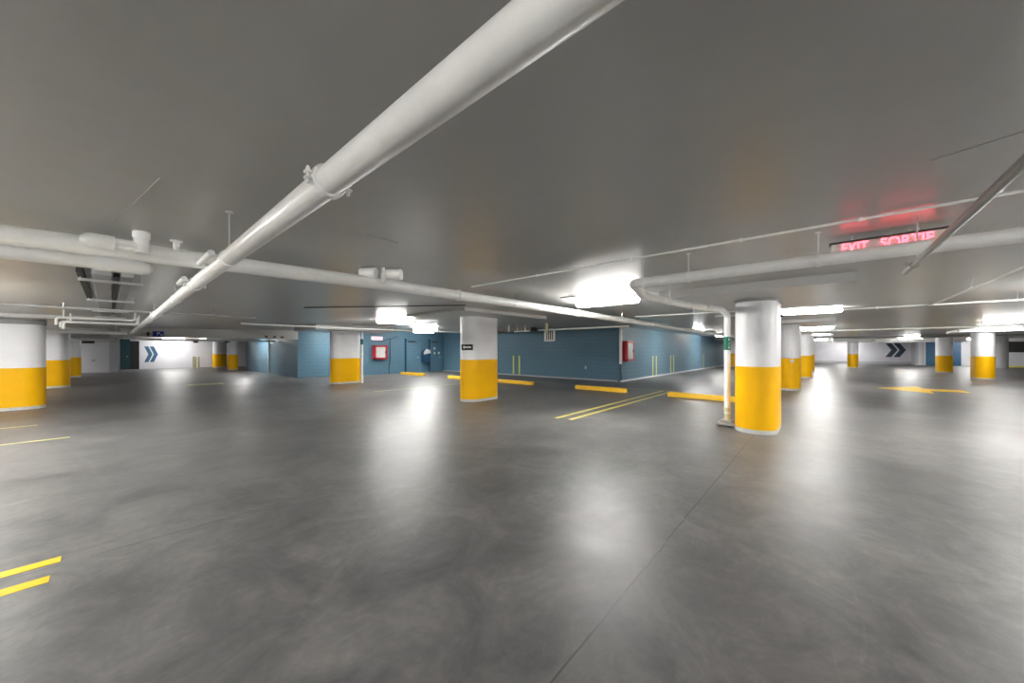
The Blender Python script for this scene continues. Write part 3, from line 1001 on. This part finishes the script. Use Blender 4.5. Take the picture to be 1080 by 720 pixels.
# small fittings on columns
def fitting(c, n, label, mat='pipe', s=.05):
    c, n = Vector(c), Vector(n).normalized()
    t = thing('alarm_fitting', label, 'fitting', c)
    b = MB(); b.lathe(c, n, [(0, s), (.03, s), (.035, s * .6), (.07, s * .6)], 14); b.build('body', mat, t)
    b = MB(); b.tube([c + n * .02, c + n * .02 + V(0, 0, .35)], .009, 8); b.build('conduit', mat, t)


fitting((8.5, 0.635, 2.16), (0.1, -1, 0), 'small dark fitting high on the large near column', 'dark', .04)
fitting((16.56, 0.85, 1.1), (-1, -0.3, 0), 'small white valve on the second column of the right-hand row', 'pipe', .06)
fitting((6.56, 16.15, 1.18), (-1, -0.5, 0), 'small white outlet on the left of the column before the blue block', 'pipe', .06)


# ------------------------------------------------------------ painted stripes on the blue wall
def stripe(c, r, label):
    c, r = Vector(c), Vector(r)
    b = MB(); b.obox(c, r, (0, 0, 1), .10 if r.x == 0 else .13, 1.1, .006)
    tag(b.build('wall_stripe', 'stripe'), label, 'wall marking', 'yellow stripes on the blue walls')


stripe((15.899, 13.85, .62), (0, -1, 0), 'left stripe of the yellow pair on the blue wall right of the signed column')
stripe((15.899, 13.40, .62), (0, -1, 0), 'right stripe of the yellow pair on the blue wall right of the signed column')
for x, lab in ((20.1, 'first yellow stripe on the long blue wall, left of its nearest pair'), (20.65, 'second yellow stripe on the long blue wall, right of its nearest pair'),
               (23.2, 'third yellow stripe on the long blue wall, left of the middle pair'), (23.8, 'fourth yellow stripe on the long blue wall, right of the middle pair'),
               (31.3, 'last faint yellow stripe on the long blue wall, nearest the drainpipe')):
    stripe((x, 7.149, .62), (1, 0, 0), lab)


# ------------------------------------------------------------ wheel stops
def wheel_stop(x, y0, y1, label, mat='stop'):
    t = thing('wheel_stop', label, 'wheel stop', (x, (y0 + y1) / 2, 0), 'yellow wheel stops')
    h, w = 0.145, 0.17
    prof = lambda s: [(-w / 2 * s, 0), (w / 2 * s, 0), (w / 2 * s, h * .55 * s), (w * .34 * s, h * s), (-w * .34 * s, h * s), (-w / 2 * s, h * .55 * s)]
    b = MB()
    b.loft([[V(x + a, y, z) for a, z in prof(s)] for y, s in ((y0, .9), (y0 + .03, 1), (y1 - .03, 1), (y1, .9))])
    b.build('bar', mat, t)
    for y in (y0 + .35, y1 - .35):
        b = MB(); b.lathe((x, y, h - .003), (0, 0, 1), [(0, .018), (.01, .018), (.014, .01)], 12); b.build('anchor_bolt', 'steel', t)


wheel_stop(12.0, 1.80, 3.77, 'yellow wheel stop nearest the large column, partly behind the drainpipe')
wheel_stop(12.0, 5.18, 7.22, 'yellow wheel stop in front of the blue wall corner')
wheel_stop(12.0, 9.35, 11.4, 'yellow wheel stop just right of the arrow-signed column')
wheel_stop(12.0, 13.2, 15.05, 'yellow wheel stop just left of the arrow-signed column')
wheel_stop(12.0, 17.3, 19.7, 'yellow wheel stop below the blue doors, farthest left')
wheel_stop(51.5, -13.0, -10.6, 'distant yellow green wheel stop by the right edge', 'stripe')


# ------------------------------------------------------------ floor paint
def floor_line(x0, y0, x1, y1, mat, label, group='yellow bay lines on the floor'):
    b = MB(); b.box(x0, y0, 0.0002, x1, y1, 0.003)
    tag(b.build('floor_line', mat), label, 'floor marking', group)


floor_line(-9, 4.06, -0.23, 4.16, 'line', 'farther of the two bright yellow lines at the lower left edge')
floor_line(-9, 3.76, -0.26, 3.86, 'line', 'nearer of the two bright yellow lines at the lower left edge')
floor_line(6.5, 4.36, 13.4, 4.46, 'pale', 'left line of the yellow pair leading to the wheel stops')
floor_line(6.55, 4.04, 13.4, 4.14, 'pale', 'right line of the yellow pair leading to the wheel stops')
floor_line(13.4, 3.6, 13.48, 7.0, 'faint', 'pale cross line behind the gap between two wheel stops')
floor_line(-9, 11.75, -0.95, 11.85, 'faint', 'upper faint yellow line at the left edge below the nearest column')
floor_line(-9, 9.7, -0.45, 9.8, 'faint', 'lower faint yellow line at the left edge below the nearest column')
floor_line(13.3, 9.0, 13.38, 12.8, 'faint', 'pale line behind the wheel stop right of the signed column')
floor_line(6.3, 12.1, 12.0, 12.2, 'faint', 'faint line between the signed column and the blue block column')
floor_line(2.2, 19.9, 3.4, 20.8, 'faint', 'faint yellow patch on the floor before the far left beam')
b = MB(); b.prism([(20.1, -1.6), (18.7, -2.9), (19.8, -2.95), (19.85, -3.9), (20.9, -3.9), (20.85, -2.95), (21.9, -2.9)], (0, 0, 0.0003), (1, 0, 0), (0, 1, 0), 0.003)
o = b.build('floor_arrow', 'line')
tag(o, 'yellow painted arrow lying on the floor in front of the right-hand columns', 'floor marking')
